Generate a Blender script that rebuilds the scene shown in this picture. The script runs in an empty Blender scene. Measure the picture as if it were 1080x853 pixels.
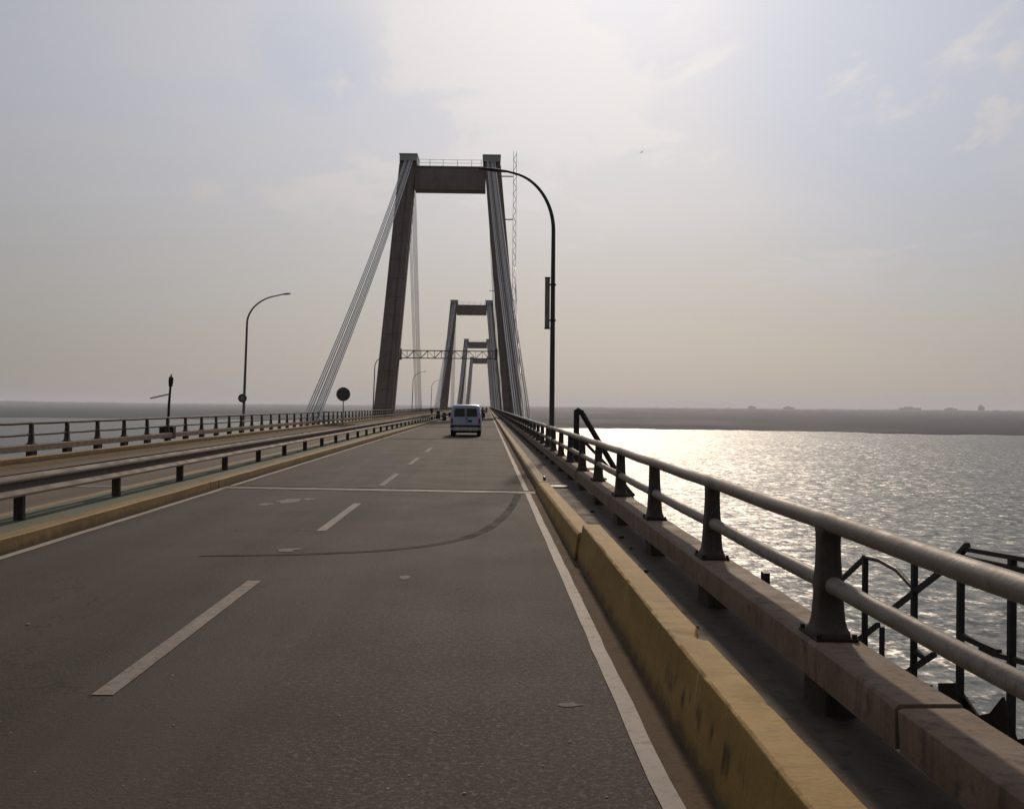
import bpy, bmesh, math, random
from mathutils import Vector, Matrix, noise
random.seed(7)
R = math.radians
sc = bpy.context.scene
COL = sc.collection

# ------------------------------------------------------------------ basics
CAM_H = 1.97
CX = -6.88                     # centre line of the bridge
WATER_Z = -48.0
SUN_EL, SUN_AZ = R(28), R(7.5)  # azimuth measured to the right of the road (+Y)
SUN_DIR = Vector((math.sin(SUN_AZ)*math.cos(SUN_EL), math.cos(SUN_AZ)*math.cos(SUN_EL), math.sin(SUN_EL)))

# ------------------------------------------------------------------ node helpers
class NT:
    def __init__(self, tree): self.t = tree; self.n = tree.nodes; self.l = tree.links
    def node(self, typ, inputs=None, **kw):
        nd = self.n.new(typ)
        for k, v in kw.items(): setattr(nd, k, v)
        for k, v in (inputs or {}).items(): self.put(nd.inputs[k], v)
        return nd
    def put(self, sock, v):
        if isinstance(v, bpy.types.NodeSocket): self.l.new(v, sock)
        elif isinstance(v, bpy.types.Node): self.l.new(v.outputs[0], sock)
        else:
            if hasattr(sock.default_value, '__len__') and len(sock.default_value) == 4 and len(v) == 3: v = (*v, 1)
            sock.default_value = v
    def math(self, op, a, b=0.0, c=0.0, clamp=False):
        nd = self.n.new('ShaderNodeMath'); nd.operation = op; nd.use_clamp = clamp
        for i, v in enumerate((a, b, c)): self.put(nd.inputs[i], v)
        return nd.outputs[0]
    def vmath(self, op, a, b=(0, 0, 0)):
        nd = self.n.new('ShaderNodeVectorMath'); nd.operation = op
        self.put(nd.inputs[0], a)
        if op == 'SCALE': self.put(nd.inputs['Scale'], b)
        else: self.put(nd.inputs[1], b)
        return nd.outputs['Value'] if op in ('DOT_PRODUCT', 'LENGTH') else nd.outputs[0]
    def mix(self, f, a, b, blend='MIX'):
        nd = self.n.new('ShaderNodeMix'); nd.data_type = 'RGBA'; nd.blend_type = blend
        self.put(nd.inputs[0], f); self.put(nd.inputs[6], a); self.put(nd.inputs[7], b)
        return nd.outputs[2]
    def noise(self, vec, scale, detail=4, rough=.55, dist=0.0, color=False):
        nd = self.node('ShaderNodeTexNoise', {'Vector': vec, 'Scale': scale, 'Detail': detail, 'Roughness': rough, 'Distortion': dist})
        return nd.outputs['Color' if color else 'Fac']
    def ramp(self, fac, lo, hi, a=0.0, b=1.0):
        nd = self.n.new('ShaderNodeMapRange'); nd.clamp = True; nd.interpolation_type = 'SMOOTHSTEP'
        self.put(nd.inputs[0], fac); self.put(nd.inputs[1], lo); self.put(nd.inputs[2], hi)
        self.put(nd.inputs[3], a); self.put(nd.inputs[4], b)
        return nd.outputs[0]
    def scaled(self, vec, s):
        nd = self.n.new('ShaderNodeMapping'); self.put(nd.inputs[0], vec); nd.inputs['Scale'].default_value = s
        return nd.outputs[0]

def new_mat(name):
    m = bpy.data.materials.new(name); m.use_nodes = True
    t = NT(m.node_tree)
    return m, t, t.n['Principled BSDF']

def world_pos(t): return t.node('ShaderNodeNewGeometry').outputs['Position']

def worn(name, a, b, scale=3.0, rough=.7, metallic=0.0, bump=.15, bscale=30, dirt=None, dirt_amt=.5, spec=.4, streak=None, lo=.35, hi=.68):
    """two tones in patches, fine bump, optional dirt patches"""
    m, t, p = new_mat(name)
    pos = world_pos(t)
    f = t.ramp(t.noise(pos, scale, 6, .62), lo, hi)
    c = t.mix(f, a, b)
    if streak:
        s = t.ramp(t.noise(t.scaled(pos, (9, 9, .8)), 1.0, 4, .6), .5, .75, 0, .7)
        c = t.mix(s, c, streak)
    if dirt:
        d = t.ramp(t.noise(pos, scale*3.1, 8, .7), .5, .72, 0, dirt_amt)
        c = t.mix(d, c, dirt)
    t.put(p.inputs['Base Color'], c)
    p.inputs['Metallic'].default_value = metallic
    t.put(p.inputs['Roughness'], t.ramp(f, 0, 1, rough*.9, min(1, rough*1.1)))
    p.inputs['Specular IOR Level'].default_value = spec
    if bump:
        bn = t.node('ShaderNodeBump', {'Strength': bump, 'Distance': .02, 'Height': t.noise(pos, bscale, 6, .65)})
        t.put(p.inputs['Normal'], bn)
    return m

M = {}
def make_asphalt(name, base_dark, base_light, grain=1.0):
    m, t, p = new_mat(name)
    pos = world_pos(t)
    big = t.ramp(t.noise(t.scaled(pos, (1.1, .035, 1)), 1.0, 5, .6), .32, .7)
    c = t.mix(big, base_dark, base_light)
    # worn patches and stains
    pat = t.ramp(t.noise(t.scaled(pos, (1.2, .16, 1)), 1.1, 7, .68, .4), .52, .7, 0, .3)
    c = t.mix(pat, c, tuple(v*.62 for v in base_dark))
    sx0 = t.node('ShaderNodeSeparateXYZ', {0: pos}).outputs[0]
    wob = t.math('ADD', sx0, t.math('MULTIPLY', t.math('SUBTRACT', t.noise(t.scaled(pos, (1, .12, 1)), 1.0, 4), .5), .9))
    def track(x0, half, amt): return t.ramp(t.math('ABSOLUTE', t.math('SUBTRACT', wob, x0)), half*.3, half, amt, 0)
    oil = t.math('MAXIMUM', t.math('MAXIMUM', track(-3.15, .42, .42), track(-.85, .34, .30)), track(-4.9, .5, .25))
    c = t.mix(t.math('MULTIPLY', oil, t.ramp(t.noise(pos, 2.2, 6, .7), .25, .6, .35, 1)), c, tuple(v*.5 for v in base_dark))
    c = t.mix(t.math('MAXIMUM', track(-1.75, .4, .28), track(.25, .3, .2)), c, tuple(v*1.35 for v in base_light))
    # aggregate
    near = t.ramp(t.noise(t.scaled(pos, (.4, .18, 1)), 1.3, 3, .5), .38, .62, .35, 1.0)
    g = t.noise(pos, 48, 3, .8)
    c = t.mix(t.math('MULTIPLY', t.ramp(g, .54, .64, 0, .8*grain), near), c, tuple(min(1, v*2.3) for v in base_light))
    c = t.mix(t.math('MULTIPLY', t.ramp(t.noise(pos, 80, 2, .7), .54, .64, 0, .85*grain), near), c, tuple(v*.35 for v in base_dark))
    sx = t.node('ShaderNodeSeparateXYZ', {0: pos}).outputs
    zone = t.math('MULTIPLY', t.ramp(t.math('ADD', sx[0], t.math('MULTIPLY', t.noise(pos, .7, 4), 2.4)), -1.2, .9), t.ramp(t.math('ADD', sx[1], t.math('MULTIPLY', t.noise(pos, .5, 4), 6)), 18, 9))
    zone = t.math('MULTIPLY', zone, .9*grain)
    c = t.mix(t.math('MULTIPLY', zone, t.ramp(t.noise(pos, 27, 3, .7), .53, .62)), c, (.128, .107, .089))
    c = t.mix(t.math('MULTIPLY', zone, t.ramp(t.noise(t.vmath('ADD', pos, (5, 3, 1)), 22, 4, .75), .53, .61, 0, .9)), c, (.010, .008, .007))
    c = t.mix(t.math('MULTIPLY', zone, t.ramp(t.noise(pos, 1.6, 6, .7), .57, .68, 0, .75)), c, (.020, .016, .014))
    vo = t.node('ShaderNodeTexVoronoi', {'Vector': pos, 'Scale': 9.0, 'Randomness': 1.0})
    dots = t.ramp(vo.outputs['Distance'], .035, .09, 1, 0)
    sel = t.ramp(t.noise(pos, 2.3, 2, .5), .58, .66)
    c = t.mix(t.math('MULTIPLY', dots, sel), c, (.34, .32, .29))
    # hairline cracks
    vc = t.node('ShaderNodeTexVoronoi', {'Vector': t.vmath('ADD', t.scaled(pos, (.42, .2, 1)), t.vmath('SCALE', t.noise(pos, .9, 5, .6, 0, True), .9)), 'Scale': 1.0}, feature='DISTANCE_TO_EDGE')
    cr = t.math('MULTIPLY', t.ramp(vc.outputs['Distance'], .003, .010, 1, 0), t.ramp(t.noise(pos, .35, 2), .5, .6))
    c = t.mix(t.math('MULTIPLY', cr, .7), c, (.012, .011, .010))
    t.put(p.inputs['Base Color'], c)
    t.put(p.inputs['Roughness'], t.ramp(t.noise(pos, .6, 4), .3, .7, .84, .88))
    p.inputs['Specular IOR Level'].default_value = .24
    h = t.math('ADD', t.noise(pos, 62, 3, .8), t.math('MULTIPLY', t.noise(pos, 24, 3), .8))
    bn = t.node('ShaderNodeBump', {'Strength': .55, 'Distance': .012, 'Height': h})
    t.put(p.inputs['Normal'], bn)
    return m

M['asphalt'] = make_asphalt('asphalt', (.036, .027, .0225), (.056, .044, .036))
M['asphalt_far'] = make_asphalt('grazing sheen asphalt', (.085, .065, .045), (.13, .10, .07), .5)  # brown-yellow sheen of the grazing view put into the colour

def make_paint(name, col, under, wear_lo=.46, wear_hi=.62):
    m, t, p = new_mat(name)
    pos = world_pos(t)
    w = t.ramp(t.noise(pos, 9, 8, .75), wear_lo, wear_hi)
    w2 = t.ramp(t.noise(t.scaled(pos, (1, .35, 1)), 1.7, 5, .6), .35, .7, 0, .55)
    c = t.mix(w2, col, tuple(v*.55 for v in col))
    c = t.mix(t.math('MULTIPLY', w, .75), c, under)
    t.put(p.inputs['Base Color'], c); p.inputs['Roughness'].default_value = .75
    p.inputs['Specular IOR Level'].default_value = .3
    bn = t.node('ShaderNodeBump', {'Strength': .4, 'Distance': .004, 'Height': t.noise(pos, 62, 3, .8)})
    t.put(p.inputs['Normal'], bn)
    return m
M['line'] = make_paint('worn white road paint', (.36, .32, .28), (.10, .085, .07), .5, .68)
M['line_mid'] = make_paint('part worn road paint', (.22, .19, .165), (.08, .067, .056), .46, .64)
M['line_faint'] = make_paint('faded white road paint', (.085, .072, .061), (.06, .05, .041), .44, .62)
M['joint'] = make_paint('pale joint mortar', (.19, .165, .14), (.09, .075, .062), .48, .66)
M['dust'] = worn('brown gutter dust', (.085, .058, .036), (.15, .105, .068), 2.2, .95, bump=.4, bscale=40, dirt=(.035, .027, .020), dirt_amt=.6, spec=.1)
M['sand'] = worn('ochre dust', (.13, .085, .042), (.20, .135, .068), 1.2, .95, bump=.2, dirt=(.075, .055, .035), dirt_amt=.5, spec=.05)
M['tar'] = worn('black tar', (.018, .016, .015), (.030, .026, .023), 4, .95, bump=.2, spec=.03)
M['tar_faded'] = worn('faded tar', (.020, .016, .014), (.048, .038, .032), 1.6, .95, bump=.3, spec=.12)
M['patch'] = worn('pale mortar spill', (.11, .096, .084), (.20, .175, .152), 7, .9, bump=.2)

def make_yellow(name, a, b, top_wear):
    m, t, p = new_mat(name)
    pos = world_pos(t)
    c = t.mix(t.ramp(t.noise(t.scaled(pos, (2, .5, 2)), 1.6, 6, .62), .33, .68), a, b)
    # bare concrete where the paint has rubbed off
    bare = t.ramp(t.noise(t.scaled(pos, (1, .55, 1)), 3.4, 8, .72), .56, .70, 0, top_wear)
    c = t.mix(bare, c, (.21, .165, .115))
    # rain streaks
    st = t.ramp(t.noise(t.scaled(pos, (1, 5.5, .55)), 1.6, 5, .65), .54, .76, 0, .6)
    c = t.mix(st, c, (.085, .055, .022))
    # black tyre scuffs, in a row low on the side
    sep = t.node('ShaderNodeSeparateXYZ', {0: pos})
    band = t.math('MULTIPLY', t.ramp(sep.outputs[2], .12, .2), t.ramp(sep.outputs[2], .34, .26))
    along = t.math('MULTIPLY', t.ramp(sep.outputs[1], 3.3, 3.8), t.ramp(sep.outputs[1], 7.2, 6.4))
    sc_ = t.ramp(t.noise(t.scaled(pos, (1, 7.5, 2.2)), 1.2, 2, .5), .50, .66, 0, .7)
    c = t.mix(t.math('MULTIPLY', sc_, t.math('MULTIPLY', band, along)), c, (.03, .024, .018))
    # splashed dirt near the road
    low = t.math('MULTIPLY', t.ramp(t.math('ADD', sep.outputs[2], t.math('MULTIPLY', t.noise(pos, 5, 5), .22)), .12, .26, 1, 0), .75)
    c = t.mix(low, c, (.062, .046, .030))
    t.put(p.inputs['Base Color'], c); p.inputs['Roughness'].default_value = .78
    p.inputs['Specular IOR Level'].default_value = .3
    h = t.math('ADD', t.noise(pos, 26, 6, .7), t.math('MULTIPLY', t.noise(pos, 5, 3), 1.5))
    t.put(p.inputs['Normal'], t.node('ShaderNodeBump', {'Strength': .35, 'Distance': .02, 'Height': h}))
    return m
M['yellow'] = make_yellow('yellow painted concrete', (.28, .17, .040), (.36, .23, .068), .5)
M['yellow_old'] = make_yellow('faded yellow concrete', (.21, .14, .06), (.26, .185, .095), .7)
M['ochre'] = make_yellow('ochre kerb paint', (.21, .125, .038), (.28, .18, .062), .7)
M['green'] = worn('green painted mortar', (.085, .105, .062), (.13, .14, .085), 1.6, .85, bump=.2, dirt=(.12, .095, .065), dirt_amt=.85)
M['concrete'] = worn('weathered concrete', (.175, .125, .09), (.27, .20, .145), 2.4, .85, bump=.35, bscale=18, dirt=(.055, .042, .034), dirt_amt=.7, streak=(.08, .06, .047))
M['walk'] = worn('dirty walkway concrete', (.070, .055, .043), (.13, .10, .078), 1.8, .9, bump=.45, bscale=14, dirt=(.025, .02, .017), dirt_amt=.8)
M['deck'] = worn('deck concrete', (.20, .18, .16), (.28, .25, .22), .6, .85, bump=.2, bscale=6)
M['tower'] = worn('tower concrete', (.25, .195, .178), (.31, .25, .228), .16, .85, bump=.15, bscale=2.0, dirt=(.16, .13, .12), dirt_amt=.5)
def pour_lines(m):
    t = NT(m.node_tree); p = t.n['Principled BSDF']; c = p.inputs['Base Color'].links[0].from_socket
    pos = world_pos(t); zz = t.node('ShaderNodeSeparateXYZ', {0: pos}).outputs[2]
    f = t.math('FRACT', t.math('ADD', t.math('DIVIDE', zz, 3.1), t.math('MULTIPLY', t.noise(pos, .3, 2), .04)))
    ln = t.ramp(t.math('ABSOLUTE', t.math('SUBTRACT', f, .5)), .012, .035, .55, 0)
    st = t.ramp(t.noise(t.scaled(pos, (1.3, 1.3, .05)), 1.0, 5, .6), .5, .72, 0, .5)
    c = t.mix(t.math('MAXIMUM', ln, st), c, (.13, .105, .095))
    t.put(p.inputs['Base Color'], c)
pour_lines(M['tower'])
M['cap'] = worn('grey metal tower cap', (.42, .40, .40), (.5, .48, .48), .8, .6, bump=.05)
M['cable'] = worn('grey painted cable', (.52, .51, .52), (.62, .60, .61), .3, .5, bump=0)
M['cable_grey'] = worn('dark grey cable sheath', (.26, .25, .255), (.32, .31, .315), .3, .55, bump=0)
M['rail'] = worn('dull painted steel pipe', (.195, .168, .142), (.275, .24, .205), 3, .62, metallic=.0, bump=.2, bscale=30, dirt=(.10, .055, .03), dirt_amt=.75, spec=.35)
M['rail_shaded'] = worn('dull shaded pipe', (.075, .062, .053), (.12, .098, .082), 3, .7, bump=.1, dirt=(.08, .05, .03), dirt_amt=.5, spec=.2)  # shaded sides of the left pipes put into a darker colour
M['post'] = worn('dark cast iron', (.050, .039, .034), (.092, .072, .060), 5, .7, metallic=.1, bump=.45, bscale=22, dirt=(.12, .06, .03), dirt_amt=.7, streak=(.03, .024, .02))
M['galv'] = worn('galvanised steel', (.145, .122, .106), (.20, .172, .15), 1.6, .78, metallic=.1, bump=.08, dirt=(.16, .11, .07), dirt_amt=.6, spec=.15)
M['rust'] = worn('rusty dark steel', (.030, .022, .018), (.055, .034, .022), 5, .8, metallic=.3, bump=.3)
M['black'] = worn('black painted steel', (.018, .017, .017), (.035, .032, .030), 5, .6, bump=.15)
M['lamp'] = worn('dark lamp steel', (.060, .056, .054), (.085, .08, .075), 3, .5, metallic=.4, bump=.05)
M['lamp_grey'] = worn('grey lamp steel', (.14, .135, .13), (.19, .18, .175), 3, .5, metallic=.4, bump=.05)
M['panel'] = worn('weathered grey panel', (.20, .18, .165), (.29, .26, .24), 2, .6, bump=.1)
M['sign_back'] = worn('bare sign back', (.10, .085, .08), (.14, .12, .11), 3, .6, metallic=.2, bump=.05)
M['van'] = worn('pale silver van paint', (.50, .55, .72), (.56, .61, .78), 1.5, .32, bump=0, dirt=(.36, .37, .39), dirt_amt=.4, spec=.5)
M['glass'] = worn('dark tinted glass', (.010, .011, .013), (.014, .015, .017), 2, .12, bump=0, spec=.6)
M['rubber'] = worn('tyre rubber', (.016, .015, .015), (.024, .022, .022), 6, .9, bump=.2)
M['plastic'] = worn('black bumper plastic', (.02, .02, .021), (.03, .03, .03), 6, .6, bump=.1)
M['chrome'] = worn('bright bumper metal', (.58, .58, .58), (.66, .66, .65), 3, .3, metallic=.7, bump=0)
M['red'] = worn('red lamp lens', (.25, .012, .010), (.32, .018, .014), 5, .25, bump=0, spec=.6)
M['plate'] = worn('blue number plate', (.03, .05, .16), (.04, .06, .19), 5, .4, bump=0)
M['peb'] = worn('pale stone', (.30, .27, .24), (.42, .39, .35), 30, .9, bump=0)
M['white'] = worn('white paint', (.62, .61, .59), (.72, .71, .69), 3, .5, bump=0)
M['cloth_dark'] = worn('dark clothes', (.020, .020, .024), (.04, .04, .046), 9, .9, bump=.2)
M['cloth_blue'] = worn('faded jeans', (.035, .045, .075), (.06, .075, .11), 9, .9, bump=.2)
M['skin'] = worn('skin', (.26, .15, .10), (.30, .175, .12), 9, .6, bump=0)
M['land'] = worn('far shore scrub', (.026, .031, .044), (.050, .053, .070), .0022, .95, bump=0, dirt=(.072, .068, .074), dirt_amt=.6, spec=.1)
M['building'] = worn('pale rendered wall', (.025, .024, .026), (.04, .038, .04), .02, .9, bump=0)
M['feather'] = worn('dark feathers', (.03, .027, .026), (.05, .045, .043), 9, .8, bump=0)

# ------------------------------------------------------------------ mesh helpers
class MB:
    def __init__(self): self.v = []; self.f = []
    def add(self, vs, fs):
        o = len(self.v); self.v += [tuple(v) for v in vs]; self.f += [tuple(i+o for i in f) for f in fs]; return self
    def box(self, x0, x1, y0, y1, z0, z1):
        vs = [(x0,y0,z0),(x1,y0,z0),(x1,y1,z0),(x0,y1,z0),(x0,y0,z1),(x1,y0,z1),(x1,y1,z1),(x0,y1,z1)]
        return self.add(vs, [(0,3,2,1),(4,5,6,7),(0,1,5,4),(1,2,6,5),(2,3,7,6),(3,0,4,7)])
    def loft(self, rings, cap=True, closed=True):
        n = len(rings[0]); vs = [p for r in rings for p in r]; fs = []
        for i in range(len(rings)-1):
            for j in range(n if closed else n-1):
                k = (j+1) % n
                fs.append((i*n+j, i*n+k, (i+1)*n+k, (i+1)*n+j))
        if cap:
            fs.append(tuple(reversed(range(n)))); fs.append(tuple(range((len(rings)-1)*n, len(rings)*n)))
        return self.add(vs, fs)
    def tube(self, pts, r, n=10, cap=True):
        pts = [Vector(p) for p in pts]
        rr = r if hasattr(r, '__len__') else [r]*len(pts)
        rings = []; up = None
        for i, p in enumerate(pts):
            a = pts[max(i-1, 0)]; b = pts[min(i+1, len(pts)-1)]
            d = (b-a).normalized()
            if up is None:
                up = Vector((0, 0, 1)) if abs(d.z) < .9 else Vector((1, 0, 0))
            s = d.cross(up).normalized(); u = s.cross(d).normalized(); up = u
            rings.append([p + (s*math.cos(2*math.pi*k/n) + u*math.sin(2*math.pi*k/n))*rr[i] for k in range(n)])
        return self.loft(rings, cap)
    def bar(self, a, b, w, h=None):
        """square bar between two points"""
        a, b = Vector(a), Vector(b); h = h or w
        d = (b-a).normalized(); up = Vector((0,0,1)) if abs(d.z) < .95 else Vector((0,1,0))
        s = d.cross(up).normalized(); u = s.cross(d).normalized()
        ring = lambda p: [p+s*w/2*i+u*h/2*j for i, j in ((-1,-1),(1,-1),(1,1),(-1,1))]
        return self.loft([ring(a), ring(b)])
    def disc(self, c, axis, r, th, n=24):
        c = Vector(c); a = Vector(axis).normalized()
        return self.tube([c-a*th/2, c+a*th/2], r, n)
    def grid(self, xs, ys, zf):
        nx = len(xs); vs = [(x, y, zf(x, y)) for y in ys for x in xs]
        fs = [(j*nx+i, j*nx+i+1, (j+1)*nx+i+1, (j+1)*nx+i) for j in range(len(ys)-1) for i in range(nx-1)]
        return self.add(vs, fs)
    def build(self, name, mat, parent=None, loc=(0,0,0), smooth=None, bevel=0, bseg=2):
        me = bpy.data.meshes.new(name); me.from_pydata(self.v, [], self.f)
        bm = bmesh.new(); bm.from_mesh(me); bmesh.ops.recalc_face_normals(bm, faces=bm.faces); bm.to_mesh(me); bm.free()
        me.materials.append(mat)
        if smooth is not None:
            me.polygons.foreach_set('use_smooth', [True]*len(me.polygons)); me.set_sharp_from_angle(angle=R(smooth))
        me.update()
        o = bpy.data.objects.new(name, me); COL.objects.link(o); o.location = loc
        if parent: o.parent = parent
        if bevel:
            b = o.modifiers.new('bevel', 'BEVEL'); b.width = bevel; b.segments = bseg; b.limit_method = 'ANGLE'; b.angle_limit = R(35)
        return o

def each(pieces, name, mat, parent, **kw):
    return [p.build(name, mat, parent, **kw) for p in pieces]
def tag(o, label=None, cat=None, group=None, kind=None):
    if label: o['label'] = label
    if cat: o['category'] = cat
    if group: o['group'] = group
    if kind: o['kind'] = kind
    return o
def thing(name, label, cat, loc=(0,0,0), group=None, rz=0):
    o = bpy.data.objects.new(name, None); COL.objects.link(o); o.location = loc; o.rotation_euler.z = rz
    o.empty_display_size = .3
    return tag(o, label, cat, group)
def struct(mb, name, mat, **kw):
    o = mb.build(name, mat, **kw); o['kind'] = 'structure'; return o
def copy_tree(o, parent=None):
    c = o.copy(); COL.objects.link(c); c.parent = parent
    for ch in [x for x in o.children]: copy_tree(ch, c)
    return c
def geo(a, b, step0, k):
    ys = [a]; s = step0
    while ys[-1] < b: ys.append(ys[-1]+s); s *= k
    ys[-1] = b
    return ys
def sweep(mb, profile, ys, jit=0.0, seed=0, dx=None):
    """sweep an (x,z) outline along y with slight unevenness"""
    rings = []
    for i, y in enumerate(ys):
        ring = []
        for k, (x, z) in enumerate(profile):
            n1 = noise.noise(Vector((seed+k*3.1, y*1.1, 0)))*jit + noise.noise(Vector((seed+k*5.3, y*4.7, 3)))*jit*.5
            n2 = noise.noise(Vector((seed+k*7.7, y*1.3, 9)))*jit + noise.noise(Vector((seed+k*2.3, y*5.1, 5)))*jit*.5
            ring.append((x+n1, y, z+(n2 if z > .06 else 0)))
        rings.append(ring)
    return mb.loft(rings)

# ------------------------------------------------------------------ water, land
def make_water():
    m, t, p = new_mat('lake water')
    pos = world_pos(t)
    def slopes(scale, stretch, amp, detail=3, off=(0,0,0)):
        c = t.noise(t.vmath('ADD', t.scaled(pos, stretch), off), scale, detail, .6, 0, True)
        return t.vmath('SCALE', t.vmath('SUBTRACT', c, (.5, .5, .5)), amp)
    s = t.vmath('ADD', slopes(.22, (1, .8, 1), 1.45, 3), slopes(.85, (.9, .85, 1), 1.0, 4, (31, 7, 0)))
    s = t.vmath('ADD', s, slopes(.03, (1, .8, 1), .16, 2, (3, 77, 0)))
    lanes = t.ramp(t.noise(t.scaled(pos, (1, .35, 1)), .007, 4, .6), .35, .65, .78, 1.18)
    s = t.vmath('MULTIPLY', t.vmath('SCALE', s, lanes), (1.2, 1, 0))
    nrm = t.vmath('NORMALIZE', t.vmath('ADD', (0, 0, 1), s))
    t.put(p.inputs['Normal'], nrm)
    t.put(p.inputs['Base Color'], (.095, .112, .110))
    p.inputs['Roughness'].default_value = .43
    p.inputs['IOR'].default_value = 1.33
    return m
M['water'] = make_water()
w = MB()
for xs, ys in ((geo(-60000, 60000, 4000, 1), geo(-6000, 60000, 3000, 1)),): w.grid(xs, ys, lambda x, y: WATER_Z)
struct(w, 'water', M['water'])

def shore_r(az):     # az in degrees to the right of the road
    if az > 2: r = 2420 - 130*min(1, (az-2)/26)
    elif az < -4: r = 3100 + 25*(-az-4)
    else: r = 3100 + (2420-3100)*(az+4)/6
    r += 60*noise.noise(Vector((az*.55, 2, 0))) + 34*noise.noise(Vector((az*1.3, 5, 0))) + 8*noise.noise(Vector((az*5, 8, 0)))
    if 20 < az < 25.5: r -= 90*math.sin((az-20)/5.5*math.pi)
    return r
land = MB()
azs = [a*.8 for a in range(-100, -42)]+[-34+a*.12 for a in range(0, 567)]+[a*.8+34.4 for a in range(0, 56)]
fr = [0, .006, .02, .05, .1, .18, .3, .5, .8, 1.2, 1.8, 2.6, 3.6, 5, 7, 9.5, 12, 15]
vs, fs = [], []
for az in azs:
    r0 = shore_r(az)
    for k, q in enumerate(fr):
        r = r0*(1+q); a = R(az); x, y = r*math.sin(a), r*math.cos(a)
        z = WATER_Z - .6 if k == 0 else WATER_Z + 1.5 + 3*min(1, q/.1)
        if q > .1:
            z += max(0, noise.noise(Vector((x/900, y/900, 0))))*10*min(1, q) + 6*min(1, q/2)
        if q > 2:
            hill = 30 + 26*noise.noise(Vector((az*.11, 1.3, q*.3))) + 12*noise.noise(Vector((az*.6, 4, q)))
            hill += 34*math.exp(-((az+24.5)/1.6)**2) + 18*math.exp(-((az+21)/2.5)**2)
            z += max(0, hill)*min(1, (q-2)/4) + (max(0, noise.noise(Vector((az*2.3, q, 7))))*16 + max(0, noise.noise(Vector((az*6.5, q*2, 3))))*10)*min(1, (q-2)/1.5)
        vs.append((x, y, z))
n = len(fr)
for i in range(len(azs)-1):
    for k in range(n-1): fs.append((i*n+k, i*n+k+1, (i+1)*n+k+1, (i+1)*n+k))
land.add(vs, fs)
struct(land, 'land', M['land'], smooth=60)

# far skyline on the right shore
def polar(px, rr):
    az = math.atan((px-540)/1078) + R(1.38)
    return rr*math.sin(az), rr*math.cos(az)
for px, wd, ht, lab in ((1035, 88, 104, 'tall block on the far shore, highest of the distant skyline'),
                        (1003, 190, 58, 'long low hall on the far shore, directly left of the tallest block'),
                        (960, 330, 66, 'longest low shed on the far shore skyline at the right'),
                        (832, 170, 60, 'low building with step on the far shore, right of the smallest one'),
                        (793, 120, 62, 'smallest distant building on the far shore, nearest to the tall lamp post')):
    x, y = polar(px, 17000)
    b = thing('distant_building', lab, 'building', (x, y, -20), 'distant buildings on the far shore')
    mb = MB().box(-wd/2, wd/2, -15, 15, 0, ht*.78); mb.build('wall', M['building'], b)
    mb = MB().box(-wd*.28, wd*.12, -11, 11, ht*.78, ht); mb.build('roof_block', M['building'], b)
    mb = MB().box(-wd*.46, wd*.46, -15.3, -15.01, ht*.5, ht*.6); mb.build('window_band', M['glass'], b)

# ------------------------------------------------------------------ road and deck
Y0, YEND = -14.0, 2700.0
ys_road = [Y0, 60, 200, 600, YEND]
struct(MB().grid([-6.28, -2.6, 1.2], ys_road, lambda x, y: 0.0), 'road', M['asphalt'])
struct(MB().grid([-14.9, -11, -7.5], ys_road, lambda x, y: 0.0), 'road', M['asphalt_far'])
deck = MB(); deck.loft([[(CX-9.15, y, -.03), (CX+9.15, y, -.03), (CX+9.15, y, -.45), (CX+6.2, y, -1.0), (CX+5.4, y, -5), (CX-5.4, y, -5), (CX-6.2, y, -1.0), (CX-9.15, y, -.45)] for y in ys_road])
struct(deck, 'bridge_deck', M['deck'])
ysw = geo(Y0, 40, .5, 1.0) + [80, 200, 600, YEND]
wk = MB(); sweep(wk, [(1.32, -.028), (2.25, -.028), (2.40, -.026), (2.40, .03), (1.8, .04), (1.32, .05)], ysw, .006, 3); struct(wk, 'walkway', M['walk'], smooth=30)
wk = MB(); sweep(wk, [(-15.02, -.028), (-16.03, -.028), (-16.03, .03), (-15.5, .04), (-15.02, .05)], ysw, .006, 5); struct(wk, 'walkway', M['walk'], smooth=30)
# gutter dust between edge line and barrier
g = MB()
ysg = geo(Y0, 60, .25, 1.01) + [120, 400, YEND]
g.add([(x, y, .004) for y in ysg for x in (.915+.02*noise.noise(Vector((y*.8, 1, 0))), 1.19)],
      [(2*i, 2*i+1, 2*i+3, 2*i+2) for i in range(len(ysg)-1)])
struct(g, 'gutter_dust', M['dust'])
g = MB()
g.add([(x, y, .004) for y in ysg for x in (-14.84, -13.75+.35*noise.noise(Vector((y*.15, 1, 0)))+.1*noise.noise(Vector((y*.9, 4, 0))))],
      [(2*i, 2*i+1, 2*i+3, 2*i+2) for i in range(len(ysg)-1)])
struct(g, 'gutter_dust', M['sand'])
# edge lines, wobbling a little
def strip(xc, wdt, ys, z, wob, seed):
    mb = MB(); vs = []
    for y in ys:
        o = wob*noise.noise(Vector((y*.55, seed, 0))) + wob*.5*noise.noise(Vector((y*2.1, seed, 4)))
        e = wob*.35*noise.noise(Vector((y*6.0, seed, 9)))
        vs += [(xc+o-wdt/2+e, y, z), (xc+o+wdt/2-e, y, z)]
    return mb.add(vs, [(2*i, 2*i+1, 2*i+3, 2*i+2) for i in range(len(ys)-1)])
ysl = geo(Y0, 60, .2, 1.008) + [120, 300, YEND]
struct(strip(.925, .115, ysl, .007, .018, 1), 'edge_line', M['line'])
struct(strip(-6.11, .13, ysl, .008, .015, 2), 'edge_line', M['line'])
struct(strip(-7.85, .12, ysl, .008, .015, 3), 'edge_line', M['line_faint'])
struct(strip(-14.65, .12, ysl, .008, .015, 4), 'edge_line', M['line_faint'])
y = -2.1; k = 0
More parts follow.
